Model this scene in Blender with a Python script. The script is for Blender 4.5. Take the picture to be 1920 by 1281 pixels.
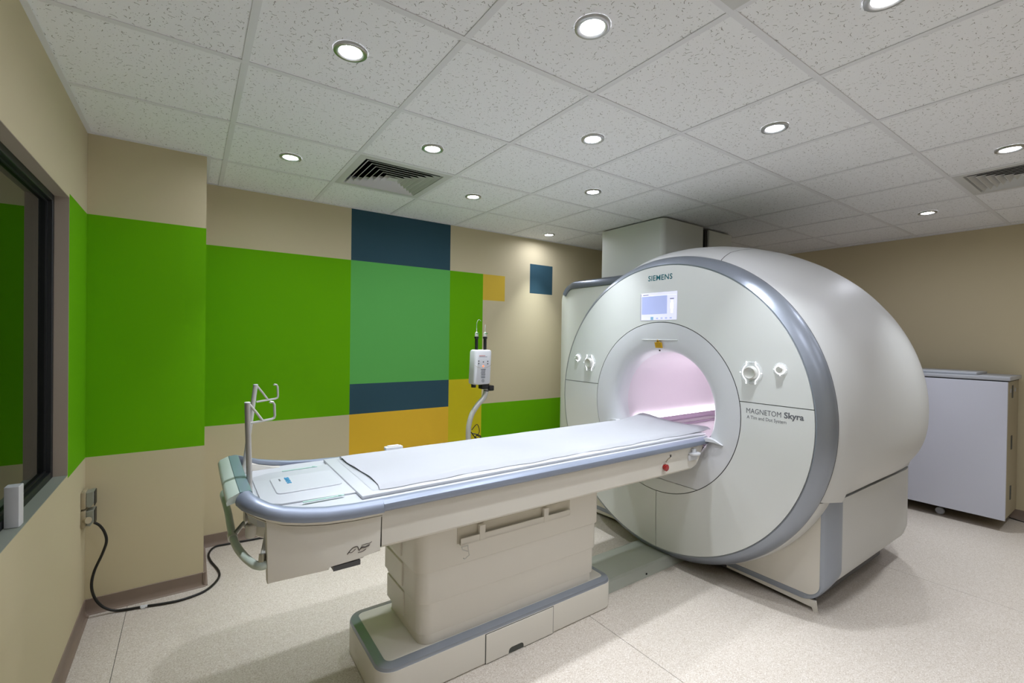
import bpy, bmesh, math, random
from mathutils import Vector, Matrix
random.seed(7)
PI = math.pi
S = bpy.context.scene
for o in list(bpy.data.objects):
    bpy.data.objects.remove(o, do_unlink=True)
COL = S.collection

# ------------------------------------------------------------------ camera
cam_d = bpy.data.cameras.new('camera'); cam = bpy.data.objects.new('camera', cam_d); COL.objects.link(cam)
yaw, pit, rol = 0.6102, -0.008, 0.0142
fw = Vector((math.sin(yaw)*math.cos(pit), math.cos(yaw)*math.cos(pit), math.sin(pit)))
r0 = Vector((math.cos(yaw), -math.sin(yaw), 0)); u0 = r0.cross(fw)
rr = r0*math.cos(rol)+u0*math.sin(rol); uu = u0*math.cos(rol)-r0*math.sin(rol)
M = Matrix((rr, uu, -fw)).transposed().to_4x4(); M.translation = Vector((-0.16, -1.987, 1.451))
cam.matrix_world = M
cam_d.sensor_width = 36; cam_d.lens = 862.3/1920*36; cam_d.clip_start = 0.02
S.camera = cam

# ------------------------------------------------------------------ world, exposure
w = bpy.data.worlds.new('world'); S.world = w; w.use_nodes = True
w.node_tree.nodes['Background'].inputs[0].default_value = (0.9, 0.95, 1, 1)
w.node_tree.nodes['Background'].inputs[1].default_value = 0.02
S.view_settings.view_transform = 'Standard'; S.view_settings.look = 'None'
S.view_settings.gamma = 1; S.view_settings.use_curve_mapping = False
S.view_settings.exposure = 0.66
LAMP_W = 1.9            # watts of each recessed downlight
LAMP_SPREAD = 64       # degrees
LAMP_COL = (0.89, 0.94, 1.0)

CE = 2.462              # ceiling height
XL, YP, XP, YW, XR, YB = -0.596, 1.18, -0.09, 1.751, 5.508, -4.2

# ------------------------------------------------------------------ materials
def lin(h):
    h = h.lstrip('#'); c = [int(h[i:i+2], 16)/255 for i in (0, 2, 4)]
    return tuple(x/12.92 if x <= .04045 else ((x+.055)/1.055)**2.4 for x in c)+(1,)
MATS = {}
def mat(name, col, rough=.5, metal=0, bump=0, bscale=60, spec=.5, coat=0, emit=None, estr=0, var=0):
    m = bpy.data.materials.new(name); m.use_nodes = True; MATS[name] = m
    nt = m.node_tree; b = nt.nodes['Principled BSDF']
    c = lin(col) if isinstance(col, str) else col
    b.inputs['Base Color'].default_value = c
    b.inputs['Roughness'].default_value = rough; b.inputs['Metallic'].default_value = metal
    b.inputs['Specular IOR Level'].default_value = spec
    b.inputs['Coat Weight'].default_value = coat; b.inputs['Coat Roughness'].default_value = .08
    if emit:
        b.inputs['Emission Color'].default_value = lin(emit); b.inputs['Emission Strength'].default_value = estr
    if bump or var:
        tc = nt.nodes.new('ShaderNodeTexCoord'); n = nt.nodes.new('ShaderNodeTexNoise')
        n.inputs['Scale'].default_value = bscale; n.inputs['Detail'].default_value = 4
        nt.links.new(tc.outputs['Object'], n.inputs['Vector'])
        if bump:
            bp = nt.nodes.new('ShaderNodeBump'); bp.inputs['Strength'].default_value = bump; bp.inputs['Distance'].default_value = .002
            nt.links.new(n.outputs['Fac'], bp.inputs['Height']); nt.links.new(bp.outputs[0], b.inputs['Normal'])
        if var:
            mx = nt.nodes.new('ShaderNodeMix'); mx.data_type = 'RGBA'
            mx.inputs[6].default_value = c; mx.inputs[7].default_value = tuple(x*(1-var) for x in c[:3])+(1,)
            nt.links.new(n.outputs['Fac'], mx.inputs[0]); nt.links.new(mx.outputs[2], b.inputs['Base Color'])
    return m
beige = mat('beige_paint', '#CCC1A0', .75, bump=.12, spec=.15, bscale=350)
limeg = mat('lime_green_paint', '#67AE00', .8, bump=.1, spec=.15, bscale=350)
midg = mat('mid_green_paint', '#62B45A', .7, bump=.1, spec=.15, bscale=350)
navy = mat('slate_blue_paint', '#34525F', .7, bump=.1, spec=.15, bscale=350)
orange = mat('ochre_paint', '#E4B936', .7, bump=.1, spec=.15, bscale=350)
yellow = mat('yellow_paint', '#CDBF22', .7, bump=.1, spec=.15, bscale=350)
yellow2 = mat('pale_ochre_paint', '#D8B742', .7, bump=.1, spec=.15, bscale=350)
skirt = mat('skirting_vinyl', '#8B7A6C', .5, var=.15, bscale=20)
whiteP = mat('warm_white_plastic', '#DCD8CE', .38, bump=.03, bscale=400)
whiteG = mat('gloss_white_plastic', '#D8DBD8', .28, coat=.15)
whiteB = mat('bright_white_plastic', '#D3D5D8', .35); tableW = mat('white_table_plastic', '#BFC2C7', .4)
barrelM = mat('satin_white_shell', '#C8C9C7', .45, bump=.03, bscale=300)
silver = mat('silver_paint', '#969DA8', .34, metal=.55)
silverD = mat('silver_trim', '#8F98A9', .42, metal=.35); slate = mat('slate_trim', '#6E7680', .3, metal=.5)
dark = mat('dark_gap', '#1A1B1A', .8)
seamM = mat('grey_gap', '#50524E', .8)
black = mat('black_plastic', '#121212', .45)
greyP = mat('dark_grey_plastic', '#4A4A4C', .45)
steel = mat('brushed_steel', '#B8B8B4', .28, metal=.9)
alu = mat('painted_aluminium', '#C9C9C3', .35, metal=.3)
gridM = mat('ceiling_grid_metal', '#E6E7EA', .45)
ventM = mat('white_vent_metal', '#CFD0CE', .5)
sheetM = mat('white_sheet', '#ACAEB3', .85, bump=.25, bscale=25)
matM = mat('white_mattress_vinyl', '#B9BCC1', .5)
boreM = mat('bore_liner', '#D6CFD5', .45)
boreL = mat('bore_liner_mauve', '#BDA9BE', .4)
ductM = mat('duct_cover_plastic', '#DADDD6', .4)
plateM = mat('floor_plate_plastic', '#B7BCB2', .35, bump=.03, bscale=300)
cabF = mat('cabinet_white_laminate', '#CDD0DC', .4)
cabS = mat('cabinet_beige_side', '#A79E86', .55)
cabT = mat('cabinet_grey_edge', '#B2B6BD', .4)
teal = mat('teal_print', '#00606A', .5)
blueP = mat('blue_print', '#2E86B0', .5)
greyprint = mat('grey_print', '#64676C', .5)
brownprint = mat('brown_print', '#4A4036', .5)
redM = mat('red_gloss_plastic', '#A01010', .2, coat=.6)
yelS = mat('yellow_sticker', '#D8A80C', .5)
greenP = mat('pale_green_plastic', '#A9C6BE', .4)
cableM = mat('black_rubber', '#10110F', .5)
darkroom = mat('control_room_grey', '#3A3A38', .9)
frameM = mat('black_window_gasket', '#15181A', .5)
litM = mat('downlight_glow', '#FFFFFF', .4, emit='#EEF1FF', estr=150)
glowM = mat('button_glow', '#FFFFFF', .4, emit='#F4F8FF', estr=.9)
stripM = mat('bore_light_strip', '#FFFFFF', .4, emit='#FDF4FF', estr=8)
ledM = mat('orange_led', '#FF5A20', .4, emit='#FF4A10', estr=3)
scrB = mat('screen_border', '#C9CAE0', .3, emit='#CBCCE6', estr=.45)
scrM = mat('screen_panel', '#9AA4CC', .3, emit='#9FA8D2', estr=.40)
scrI = mat('screen_icon', '#6F93AE', .3, emit='#7398B4', estr=.5)
scrW = mat('screen_white', '#E5E8F6', .3, emit='#E5E8F8', estr=.5)
scrD = mat('screen_dark', '#6C6C86', .3, emit='#6C6C86', estr=.3)

def clearplastic():
    m = bpy.data.materials.new('clear_plastic'); m.use_nodes = True; nt = m.node_tree
    b = nt.nodes['Principled BSDF']; b.inputs['Base Color'].default_value = (.85, .88, .88, 1)
    b.inputs['Roughness'].default_value = .12; b.inputs['Alpha'].default_value = .35
    return m
clear = clearplastic()

def glassmat():
    m = bpy.data.materials.new('shielded_window_glass'); m.use_nodes = True; nt = m.node_tree
    nt.nodes.clear(); N = nt.nodes.new
    out = N('ShaderNodeOutputMaterial'); mx = N('ShaderNodeMixShader'); tr = N('ShaderNodeBsdfTransparent'); gl = N('ShaderNodeBsdfGlossy'); fr = N('ShaderNodeFresnel')
    tr.inputs[0].default_value = (.25, .27, .25, 1); gl.inputs[0].default_value = (.85, .9, .85, 1); gl.inputs['Roughness'].default_value = .01; fr.inputs[0].default_value = 1.75
    nt.links.new(fr.outputs[0], mx.inputs[0]); nt.links.new(tr.outputs[0], mx.inputs[1]); nt.links.new(gl.outputs[0], mx.inputs[2]); nt.links.new(mx.outputs[0], out.inputs[0])
    return m
glassM = glassmat()

def tilemat():
    m = bpy.data.materials.new('mineral_fibre_tile'); m.use_nodes = True; nt = m.node_tree
    N = nt.nodes.new; L = nt.links.new; b = nt.nodes['Principled BSDF']
    b.inputs['Roughness'].default_value = .9; b.inputs['Specular IOR Level'].default_value = .1
    g = N('ShaderNodeNewGeometry')
    def layer(scale, ln, wd, off, keep):
        mp = N('ShaderNodeVectorMath'); mp.operation = 'MULTIPLY_ADD'
        L(g.outputs['Position'], mp.inputs[0]); mp.inputs[1].default_value = (scale, scale, 0); mp.inputs[2].default_value = (off, off*1.7, 0)
        v = N('ShaderNodeTexVoronoi'); v.voronoi_dimensions = '2D'; v.inputs['Scale'].default_value = 1
        L(mp.outputs[0], v.inputs['Vector'])
        d = N('ShaderNodeVectorMath'); d.operation = 'SUBTRACT'; L(mp.outputs[0], d.inputs[0]); L(v.outputs['Position'], d.inputs[1])
        sc = N('ShaderNodeSeparateColor'); L(v.outputs['Color'], sc.inputs[0])
        an = N('ShaderNodeMath'); an.operation = 'MULTIPLY'; L(sc.outputs[0], an.inputs[0]); an.inputs[1].default_value = 6.28
        ro = N('ShaderNodeVectorRotate'); ro.rotation_type = 'Z_AXIS'; L(d.outputs[0], ro.inputs['Vector']); L(an.outputs[0], ro.inputs['Angle'])
        sx = N('ShaderNodeSeparateXYZ'); L(ro.outputs[0], sx.inputs[0])
        def m2(op, a, bb):
            n = N('ShaderNodeMath'); n.operation = op
            for i, q in enumerate((a, bb)):
                if q is None: continue
                if isinstance(q, (int, float)): n.inputs[i].default_value = q
                else: L(q, n.inputs[i])
            return n.outputs[0]
        # slight curve: y + k x^2
        xx = m2('MULTIPLY', sx.outputs[0], sx.outputs[0]); kk = m2('MULTIPLY', xx, 1.2); yy = m2('SUBTRACT', sx.outputs[1], kk)
        lx = m2('MULTIPLY', sc.outputs[1], ln*scale)
        inx = m2('LESS_THAN', m2('ABSOLUTE', sx.outputs[0], None), lx)
        iny = m2('LESS_THAN', m2('ABSOLUTE', yy, None), wd*scale)
        kp = m2('LESS_THAN', sc.outputs[2], keep)
        return m2('MULTIPLY', m2('MULTIPLY', inx, iny), kp)
    a = layer(30, .011, .0010, 0, .62); c = layer(42, .005, .0010, 3.3, .5); e = layer(80, .0016, .0009, 8.1, .35)
    mx1 = N('ShaderNodeMath'); mx1.operation = 'MAXIMUM'; L(a, mx1.inputs[0]); L(c, mx1.inputs[1])
    mx2 = N('ShaderNodeMath'); mx2.operation = 'MAXIMUM'; L(mx1.outputs[0], mx2.inputs[0]); L(e, mx2.inputs[1])
    n = N('ShaderNodeTexNoise'); n.inputs['Scale'].default_value = 400; L(g.outputs['Position'], n.inputs['Vector'])
    cr = N('ShaderNodeMix'); cr.data_type = 'RGBA'; cr.inputs[6].default_value = lin('#FAFBFD'); cr.inputs[7].default_value = lin('#EFF1F3'); L(n.outputs['Fac'], cr.inputs[0])
    cm = N('ShaderNodeMix'); cm.data_type = 'RGBA'; L(cr.outputs[2], cm.inputs[6]); cm.inputs[7].default_value = lin('#94938F')
    L(mx2.outputs[0], cm.inputs[0]); L(cm.outputs[2], b.inputs['Base Color'])
    return m
tileM = tilemat()

def floormat():
    m = bpy.data.materials.new('speckled_vinyl_floor'); m.use_nodes = True; nt = m.node_tree
    N = nt.nodes.new; L = nt.links.new; b = nt.nodes['Principled BSDF']
    b.inputs['Roughness'].default_value = .42; b.inputs['Specular IOR Level'].default_value = .35
    g = N('ShaderNodeNewGeometry')
    v = N('ShaderNodeTexVoronoi'); v.inputs['Scale'].default_value = 330; L(g.outputs['Position'], v.inputs['Vector'])
    sc = N('ShaderNodeSeparateColor'); L(v.outputs['Color'], sc.inputs[0])
    r = N('ShaderNodeValToRGB'); L(sc.outputs[0], r.inputs[0]); e = r.color_ramp; e.interpolation = 'CONSTANT'
    e.elements[0].position = 0; e.elements[0].color = lin('#B0A496')
    e.elements[1].position = .10; e.elements[1].color = lin('#BFB5A8')
    for p, c in ((.35, '#C8BFB4'), (.7, '#D0C8BE'), (.92, '#DAD4CC')):
        q = e.elements.new(p); q.color = lin(c)
    L(r.outputs[0], b.inputs['Base Color'])
    return m
floorM = floormat()

# ------------------------------------------------------------------ mesh helpers
ORG = {}
def finish(bm, ang=32):
    bmesh.ops.remove_doubles(bm, verts=bm.verts, dist=1e-5)
    bmesh.ops.recalc_face_normals(bm, faces=bm.faces)
    for f in bm.faces: f.smooth = True
    for e in bm.edges:
        if len(e.link_faces) == 2:
            e.smooth = e.calc_face_angle(0) < math.radians(ang)
        else: e.smooth = False
def obj(name, bm, m, parent=None, label=None, org=None, ang=32, fin=True):
    if fin: finish(bm, ang)
    o = Vector(org) if org is not None else (ORG[parent] if parent else Vector((0, 0, 0)))
    if parent: o = ORG[parent]
    bmesh.ops.translate(bm, verts=bm.verts, vec=-o)
    me = bpy.data.meshes.new(name); bm.to_mesh(me); bm.free()
    for mm in (m if isinstance(m, (list, tuple)) else [m]): me.materials.append(mm)
    ob = bpy.data.objects.new(name, me); COL.objects.link(ob)
    if parent: ob.parent = parent
    else: ob.location = o
    ORG[ob] = o
    if label: ob['label'] = label
    return ob
def thing(name, label, cat, loc=(0, 0, 0), group=None):
    o = bpy.data.objects.new(name, None); COL.objects.link(o); o.location = loc; o.empty_display_size = .1
    o['label'] = label; o['category'] = cat
    if group: o['group'] = group
    ORG[o] = Vector(loc); return o
def tag(o, label, cat, group=None):
    o['label'] = label; o['category'] = cat
    if group: o['group'] = group
    return o
def struct(name, bm, m, parent=None, label=None):
    o = obj(name, bm, m, parent)
    if not parent: o['kind'] = 'structure'
    if label: o['label'] = label
    return o
def BM(): return bmesh.new()
def box(bm, x0, x1, y0, y1, z0, z1, bev=0, seg=2):
    v = [bm.verts.new(p) for p in ((x0, y0, z0), (x1, y0, z0), (x1, y1, z0), (x0, y1, z0), (x0, y0, z1), (x1, y0, z1), (x1, y1, z1), (x0, y1, z1))]
    fs = [bm.faces.new([v[i] for i in q]) for q in ((0, 3, 2, 1), (4, 5, 6, 7), (0, 1, 5, 4), (1, 2, 6, 5), (2, 3, 7, 6), (3, 0, 4, 7))]
    if bev:
        es = set(e for f in fs for e in f.edges)
        bmesh.ops.bevel(bm, geom=list(es), offset=bev, segments=seg, profile=.5, affect='EDGES')
    return bm
def prism(bm, pts, axis, a, b, bev=0, seg=2):
    """pts 2D in the plane perpendicular to axis (order: x->(y,z), y->(x,z), z->(x,y))"""
    def mk(p, t):
        return {'x': (t, p[0], p[1]), 'y': (p[0], t, p[1]), 'z': (p[0], p[1], t)}[axis]
    A = [bm.verts.new(mk(p, a)) for p in pts]; B = [bm.verts.new(mk(p, b)) for p in pts]; n = len(pts)
    f1 = bm.faces.new(A); f2 = bm.faces.new(B[::-1])
    for i in range(n): bm.faces.new((A[i], B[i], B[(i+1) % n], A[(i+1) % n]))
    if bev:
        bmesh.ops.bevel(bm, geom=list(set(list(f1.edges)+list(f2.edges))), offset=bev, segments=seg, profile=.5, affect='EDGES')
    return bm
def rrect(x0, x1, y0, y1, r, n=6):
    rs = r if isinstance(r, (list, tuple)) else [r]*4   # corners: x1y1, x0y1, x0y0, x1y0
    out = []
    for (cx, cy, a0, q) in ((x1, y1, 0, rs[0]), (x0, y1, 90, rs[1]), (x0, y0, 180, rs[2]), (x1, y0, 270, rs[3])):
        sx = -1 if cx == x1 else 1; sy = -1 if cy == y1 else 1
        if q <= 0: out.append((cx, cy)); continue
        for i in range(n+1):
            a = math.radians(a0+90*i/n); out.append((cx+sx*q+q*math.cos(a), cy+sy*q+q*math.sin(a)))
    return out
def loft(bm, loops, caps=(True, True), closed=True):
    V = [[bm.verts.new(p) for p in l] for l in loops]
    for a, b in zip(V, V[1:]):
        n = len(a)
        for i in range(n if closed else n-1):
            try: bm.faces.new((a[i], a[(i+1) % n], b[(i+1) % n], b[i]))
            except ValueError: pass
    if caps[0]: bm.faces.new(V[0][::-1])
    if caps[1]: bm.faces.new(V[-1])
    return bm
def lathe(bm, prof, c=(0, 0, 0), axis='z', n=48, caps=(False, False)):
    loops = []
    for r, h in prof:
        l = []
        for i in range(n):
            a = 2*PI*i/n; x, y = r*math.cos(a), r*math.sin(a)
            l.append({'z': (c[0]+x, c[1]+y, c[2]+h), 'x': (c[0]+h, c[1]+x, c[2]+y), 'y': (c[0]+x, c[1]+h, c[2]+y)}[axis])
        loops.append(l)
    return loft(bm, loops, caps)
def tube(bm, path, rad, n=10, caps=True, smooth=0):
    P = [Vector(p) for p in path]
    if smooth:
        Q = []
        for i in range(len(P)-1):
            p0 = P[max(i-1, 0)]; p1 = P[i]; p2 = P[i+1]; p3 = P[min(i+2, len(P)-1)]
            for k in range(smooth):
                t = k/smooth
                Q.append(.5*((2*p1)+(p2-p0)*t+(2*p0-5*p1+4*p2-p3)*t*t+(-p0+3*p1-3*p2+p3)*t**3))
        Q.append(P[-1]); P = Q
    T = [(P[min(i+1, len(P)-1)]-P[max(i-1, 0)]).normalized() for i in range(len(P))]
    nrm = T[0].orthogonal().normalized(); loops = []
    for i, p in enumerate(P):
        nrm = (nrm-T[i]*nrm.dot(T[i])).normalized(); bn = T[i].cross(nrm)
        r = rad[i] if isinstance(rad, (list, tuple)) else rad
        loops.append([tuple(p+nrm*math.cos(2*PI*k/n)*r+bn*math.sin(2*PI*k/n)*r) for k in range(n)])
    return loft(bm, loops, (caps, caps))
def bisect(bm, co, no, inner=True):
    """keep the side the normal points away from (inner removed = False keeps positive side)"""
    g = bm.verts[:]+bm.edges[:]+bm.faces[:]
    bmesh.ops.bisect_plane(bm, geom=g, plane_co=co, plane_no=no, clear_outer=inner, clear_inner=not inner)
    return bm
def text(name, body, size, m, right, up, loc, parent, label=None, bold=0, align='LEFT', depth=.0006, sx=1, xscale=None, snap=None):
    c = bpy.data.curves.new(name, 'FONT'); c.body = body; c.size = size; c.offset = bold; c.extrude = depth; c.align_x = align; c.resolution_u = 3
    if sx != 1: c.space_character = sx
    t = bpy.data.objects.new('tmp', c); COL.objects.link(t)
    dg = bpy.context.evaluated_depsgraph_get(); dg.update()
    me = bpy.data.meshes.new_from_object(t.evaluated_get(dg)); bpy.data.objects.remove(t)
    right = Vector(right); up = Vector(up); nn = right.cross(up)
    xs = [v.co.x for v in me.vertices]; k = 1
    if xscale: k = xscale/(max(xs)-min(xs))
    x0 = min(xs) if align == 'LEFT' else 0
    o = ORG[parent]
    for v in me.vertices:
        q = v.co.copy(); v.co = Vector(loc)-o+right*((q.x-x0)*k)+up*q.y+nn*q.z
    if snap:
        for v in me.vertices:
            q = v.co+o; v.co.x = snap(q.y, q.z)-o.x-(.0005 if (q.x < Vector(loc).x) else -.0004)
    me.name = name; me.materials.clear(); me.materials.append(m)
    ob = bpy.data.objects.new(name, me); COL.objects.link(ob); ob.parent = parent; ORG[ob] = o
    if label: ob['label'] = label
    return ob
def dup(root, loc, label=None):
    r = root.copy(); COL.objects.link(r); r.location = loc
    if label: r['label'] = label
    for ch in list(root.children):
        c = ch.copy(); COL.objects.link(c); c.parent = r
        for g in ch.children:
            d = g.copy(); COL.objects.link(d); d.parent = c
    return r

# ------------------------------------------------------------------ the room
# floor: slab with vinyl sheets laid side by side (welded joints at two metre spacing)
bm = BM(); box(bm, XL-.15, XR+.15, YB-.15, YW+.15, -.12, -.004)
floor = struct('floor', bm, seamM)
xs = [XL, -.424, 1.562, 3.55, XR]
for a, b in zip(xs, xs[1:]):
    bm = BM(); box(bm, a+(.0012 if a > XL else 0), b-(.0012 if b < XR else 0), YB, YW, -.004, 0)
    obj('vinyl_sheet', bm, floorM, floor)

def painted_wall(name, origin, ex, cuts_u, cuts_v, rects, m0, holes=(), thick=.12, nrm=(0, -1, 0)):
    """wall face split along the paint edges: one face per cell; u along ex, v up"""
    us = sorted(set(cuts_u)); vs = sorted(set(cuts_v)); bm = BM(); mats = [m0]; ex = Vector(ex); n = Vector(nrm)
    def P(u, v, d=0): return Vector(origin)+ex*u+Vector((0, 0, v))-n*d
    for i in range(len(us)-1):
        for j in range(len(vs)-1):
            uc, vc = (us[i]+us[i+1])/2, (vs[j]+vs[j+1])/2
            if any(h[0] < uc < h[1] and h[2] < vc < h[3] for h in holes): continue
            k = 0
            for (a, b, c, d, m) in rects:
                if a < uc < b and c < vc < d:
                    if m not in mats: mats.append(m)
                    k = mats.index(m)
            f = bm.faces.new([bm.verts.new(P(*q)) for q in ((us[i], vs[j]), (us[i+1], vs[j]), (us[i+1], vs[j+1]), (us[i], vs[j+1]))]); f.material_index = k
            f2 = bm.faces.new([bm.verts.new(P(q[0], q[1], thick)) for q in ((us[i], vs[j]), (us[i], vs[j+1]), (us[i+1], vs[j+1]), (us[i+1], vs[j]))])
    bmesh.ops.remove_doubles(bm, verts=bm.verts, dist=1e-5)
    be = [e for e in bm.edges if len(e.link_faces) == 1]
    # close the rim (front and back boundary loops face each other)
    for e in be:
        a, b = e.verts; mid = (a.co+b.co)/2
        if abs((mid-Vector(origin)).dot(n)) < 1e-4:
            f = e.link_faces[0]; k = 0
            a2 = min(bm.verts, key=lambda v: (v.co-(a.co-n*thick)).length); b2 = min(bm.verts, key=lambda v: (v.co-(b.co-n*thick)).length)
            try: bm.faces.new((a, b, b2, a2)).material_index = k
            except ValueError: pass
    return struct(name, bm, mats)
T = CE+.06
R = [(-.7, .882, .82, 2.052, limeg), (.882, 1.76, 2.052, T, navy), (.882, 1.76, 1.063, 2.052, midg), (.882, 1.76, .82, 1.063, navy),
     (.882, 1.76, .41, .82, orange), (1.76, 2.109, 1.063, 2.052, limeg), (1.76, 2.109, .41, 1.063, yellow), (2.109, 2.359, 1.806, 2.052, yellow2),
     (2.664, 2.961, 1.908, 2.207, navy), (2.109, 3.75, .41, .82, limeg)]
painted_wall('wall_back', (0, YW, 0), (1, 0, 0), [XL, XP, .882, 1.76, 2.109, 2.359, 2.664, 2.961, 3.75, XR+.12],
             [0, .41, .82, 1.063, 1.806, 1.908, 2.052, 2.207, T], R, beige, nrm=(0, -1, 0))
painted_wall('wall_right', (XR, 0, 0), (0, 1, 0), [YB, YW], [0, T], [], beige, nrm=(-1, 0, 0))
painted_wall('wall_front', (0, YB, 0), (1, 0, 0), [XL-.12, XR+.12], [0, T], [], beige, nrm=(0, 1, 0))
WY0, WY1, WZ0, WZ1 = -2.9, .768, .82, 2.035
painted_wall('wall_left', (XL, 0, 0), (0, 1, 0), [YB, WY0, WY1, YW+.12], [0, .808, WZ0, WZ1, 2.052, T],
             [(WY1, 3, .808, 2.052, limeg)], beige, holes=[(WY0, WY1, WZ0, WZ1)], thick=.16, nrm=(1, 0, 0))
# the projecting pier in the corner
bm = BM()
zz = [0, .808, 2.052, T]
for a, b, k in ((0, .808, 0), (.808, 2.052, 1), (2.052, T, 0)):
    n0 = len(bm.faces); box(bm, XL+.0005, XP, YP, YW-.0005, a, b)
    bm.faces.ensure_lookup_table()
    for f in bm.faces[n0:]: f.material_index = k
struct('wall_corner', bm, [beige, limeg])

# coved skirting
def skirting(name, a, b, nrm):
    a = Vector(a); b = Vector(b); n = Vector(nrm); prof = [(0, 0), (.022, 0), (.022, .0015), (.012, .006), (.006, .016), (.004, .03), (.004, .076), (0, .078)]
    bm = BM(); loops = [[tuple(p+n*d+Vector((0, 0, h))) for d, h in prof] for p in (a, b)]
    loft(bm, loops); return struct(name, bm, skirt)
skirting('baseboard_left', (XL, YB, 0), (XL, YP, 0), (1, 0, 0))
skirting('baseboard_corner', (XL, YP, 0), (XP+.012, YP, 0), (0, -1, 0))
skirting('baseboard_pier', (XP, YP-.012, 0), (XP, YW, 0), (1, 0, 0))
skirting('baseboard_back', (XP, YW, 0), (XR, YW, 0), (0, -1, 0))
skirting('baseboard_right', (XR, YW, 0), (XR, YB, 0), (-1, 0, 0))

# observation window in the left wall
FX = -.643
bm = BM(); g0, g1 = WY0, WY1
for (ya, yb, za, zb) in ((WY0, WY0+.028, WZ0, WZ1), (WY1-.028, WY1, WZ0, WZ1), (WY0+.028, WY1-.028, WZ0, WZ0+.03), (WY0+.028, WY1-.028, WZ1-.03, WZ1)):
    box(bm, FX-.05, FX, ya, yb, za, zb, .002, 1)
win = struct('window_1', bm, frameM)
bm = BM(); box(bm, FX-.03, FX-.022, WY0+.02, WY1-.02, WZ0+.02, WZ1-.02); obj('pane', bm, glassM, win)
bm = BM()
for (ya, yb, za, zb) in ((WY0+.028, WY0+.036, WZ0+.03, WZ1-.03), (WY1-.036, WY1-.028, WZ0+.03, WZ1-.03), (WY0+.036, WY1-.036, WZ0+.03, WZ0+.038), (WY0+.036, WY1-.036, WZ1-.038, WZ1-.03)):
    box(bm, FX-.022, FX-.016, ya, yb, za, zb)
obj('glazing_bead', bm, frameM, win)
# reveal lining and sill
revM = mat('taupe_reveal_paint', '#A99C8D', .6)
sillM = mat('grey_sill_paint', '#93998D', .5)
bm = BM(); box(bm, FX, XL-.0008, WY0+.0005, WY1-.0005, WZ0, WZ0+.002); struct('trim_1', bm, sillM)
bm = BM(); box(bm, FX, XL-.0008, WY1-.002, WY1, WZ0+.002, WZ1); box(bm, FX, XL-.0008, WY0+.001, WY1-.002, WZ1-.002, WZ1); struct('trim_2', bm, revM)
# dim control room beyond the glass
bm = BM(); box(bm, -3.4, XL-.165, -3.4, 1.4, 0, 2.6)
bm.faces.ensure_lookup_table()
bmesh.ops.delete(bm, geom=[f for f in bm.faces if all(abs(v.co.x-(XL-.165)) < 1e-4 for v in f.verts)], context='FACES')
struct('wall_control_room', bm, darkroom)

# ceiling: slab, tee grid and mineral fibre tiles
bm = BM(); box(bm, XL-.12, XR+.12, YB-.12, YW+.12, CE+.30, CE+.34)
ceil = struct('ceiling', bm, darkroom)
GX = [XL]+[.6*i for i in range(0, 10)]+[XR]
GY = [YW]+[1.2-.6*j for j in range(0, 9)]+[YB]
vents = {(.9, .9), (3.9, -1.5), (.9, -1.5)}
tee = .012
proto = None
for i in range(len(GX)-1):
    for j in range(len(GY)-1):
        x0, x1, y1, y0 = GX[i], GX[i+1], GY[j], GY[j+1]
        if x1-x0 < .05 or y1-y0 < .05: continue
        cx, cy = (x0+x1)/2, (y0+y1)/2
        if (round(cx, 1), round(cy, 1)) in vents: continue
        if i == 0 and j == 0: x0 = XP+.002-.005
        full = abs(x1-x0-.6) < .005 and abs(y1-y0-.6) < .005
        if full and proto:
            o = proto.copy(); COL.objects.link(o); o.parent = ceil; o.location = (cx, cy, 0)
        elif full:
            bm = BM(); box(bm, -.297, .297, -.297, .297, CE+.0035, CE+.018, .0012, 1)
            proto = obj('ceiling_tile', bm, tileM, ceil); proto.location = (cx, cy, 0)
        else:
            bm = BM(); box(bm, x0+.003, x1-.003, y0+.003, y1-.003, CE+.0035, CE+.018); obj('ceiling_tile', bm, tileM, ceil)
def bar(x0, x1, y0, y1):
    bm = BM(); box(bm, x0, x1, y0, y1, CE, CE+.0032); mx, my = (x0+x1)/2, (y0+y1)/2
    if x1-x0 > y1-y0: box(bm, x0, x1, my-.001, my+.001, CE+.0032, CE+.035)
    else: box(bm, mx-.001, mx+.001, y0, y1, CE+.0032, CE+.035)
    return bm
for j, y in enumerate(GY[1:-1]):          # main tees
    x0 = XL if y < YP else XP
    obj('main_tee', bar(x0, XR, y-tee, y+tee), gridM, ceil)
for x in GX[1:-1]:                         # cross tees between the mains
    ys = [YW]+GY[1:-1]+[YB]
    for a, b in zip(ys, ys[1:]):
        obj('cross_tee', bar(x-tee, x+tee, b+(tee+.0005 if b > YB else 0), a-(tee+.0005 if a < YW else 0)), gridM, ceil)
bm = BM()
for (x0, x1, y0, y1) in ((XL, XL+.02, YB, YP), (XL+.02, XP+.02, YP-.02, YP), (XP, XP+.02, YP, YW-.02), (XP, XR-.02, YW-.02, YW), (XR-.02, XR, YB, YW), (XL+.02, XR-.02, YB, YB+.02)):
    box(bm, x0, x1, y0, y1, CE-.001, CE+.003)
obj('wall_angle', bm, gridM, ceil)

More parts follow.
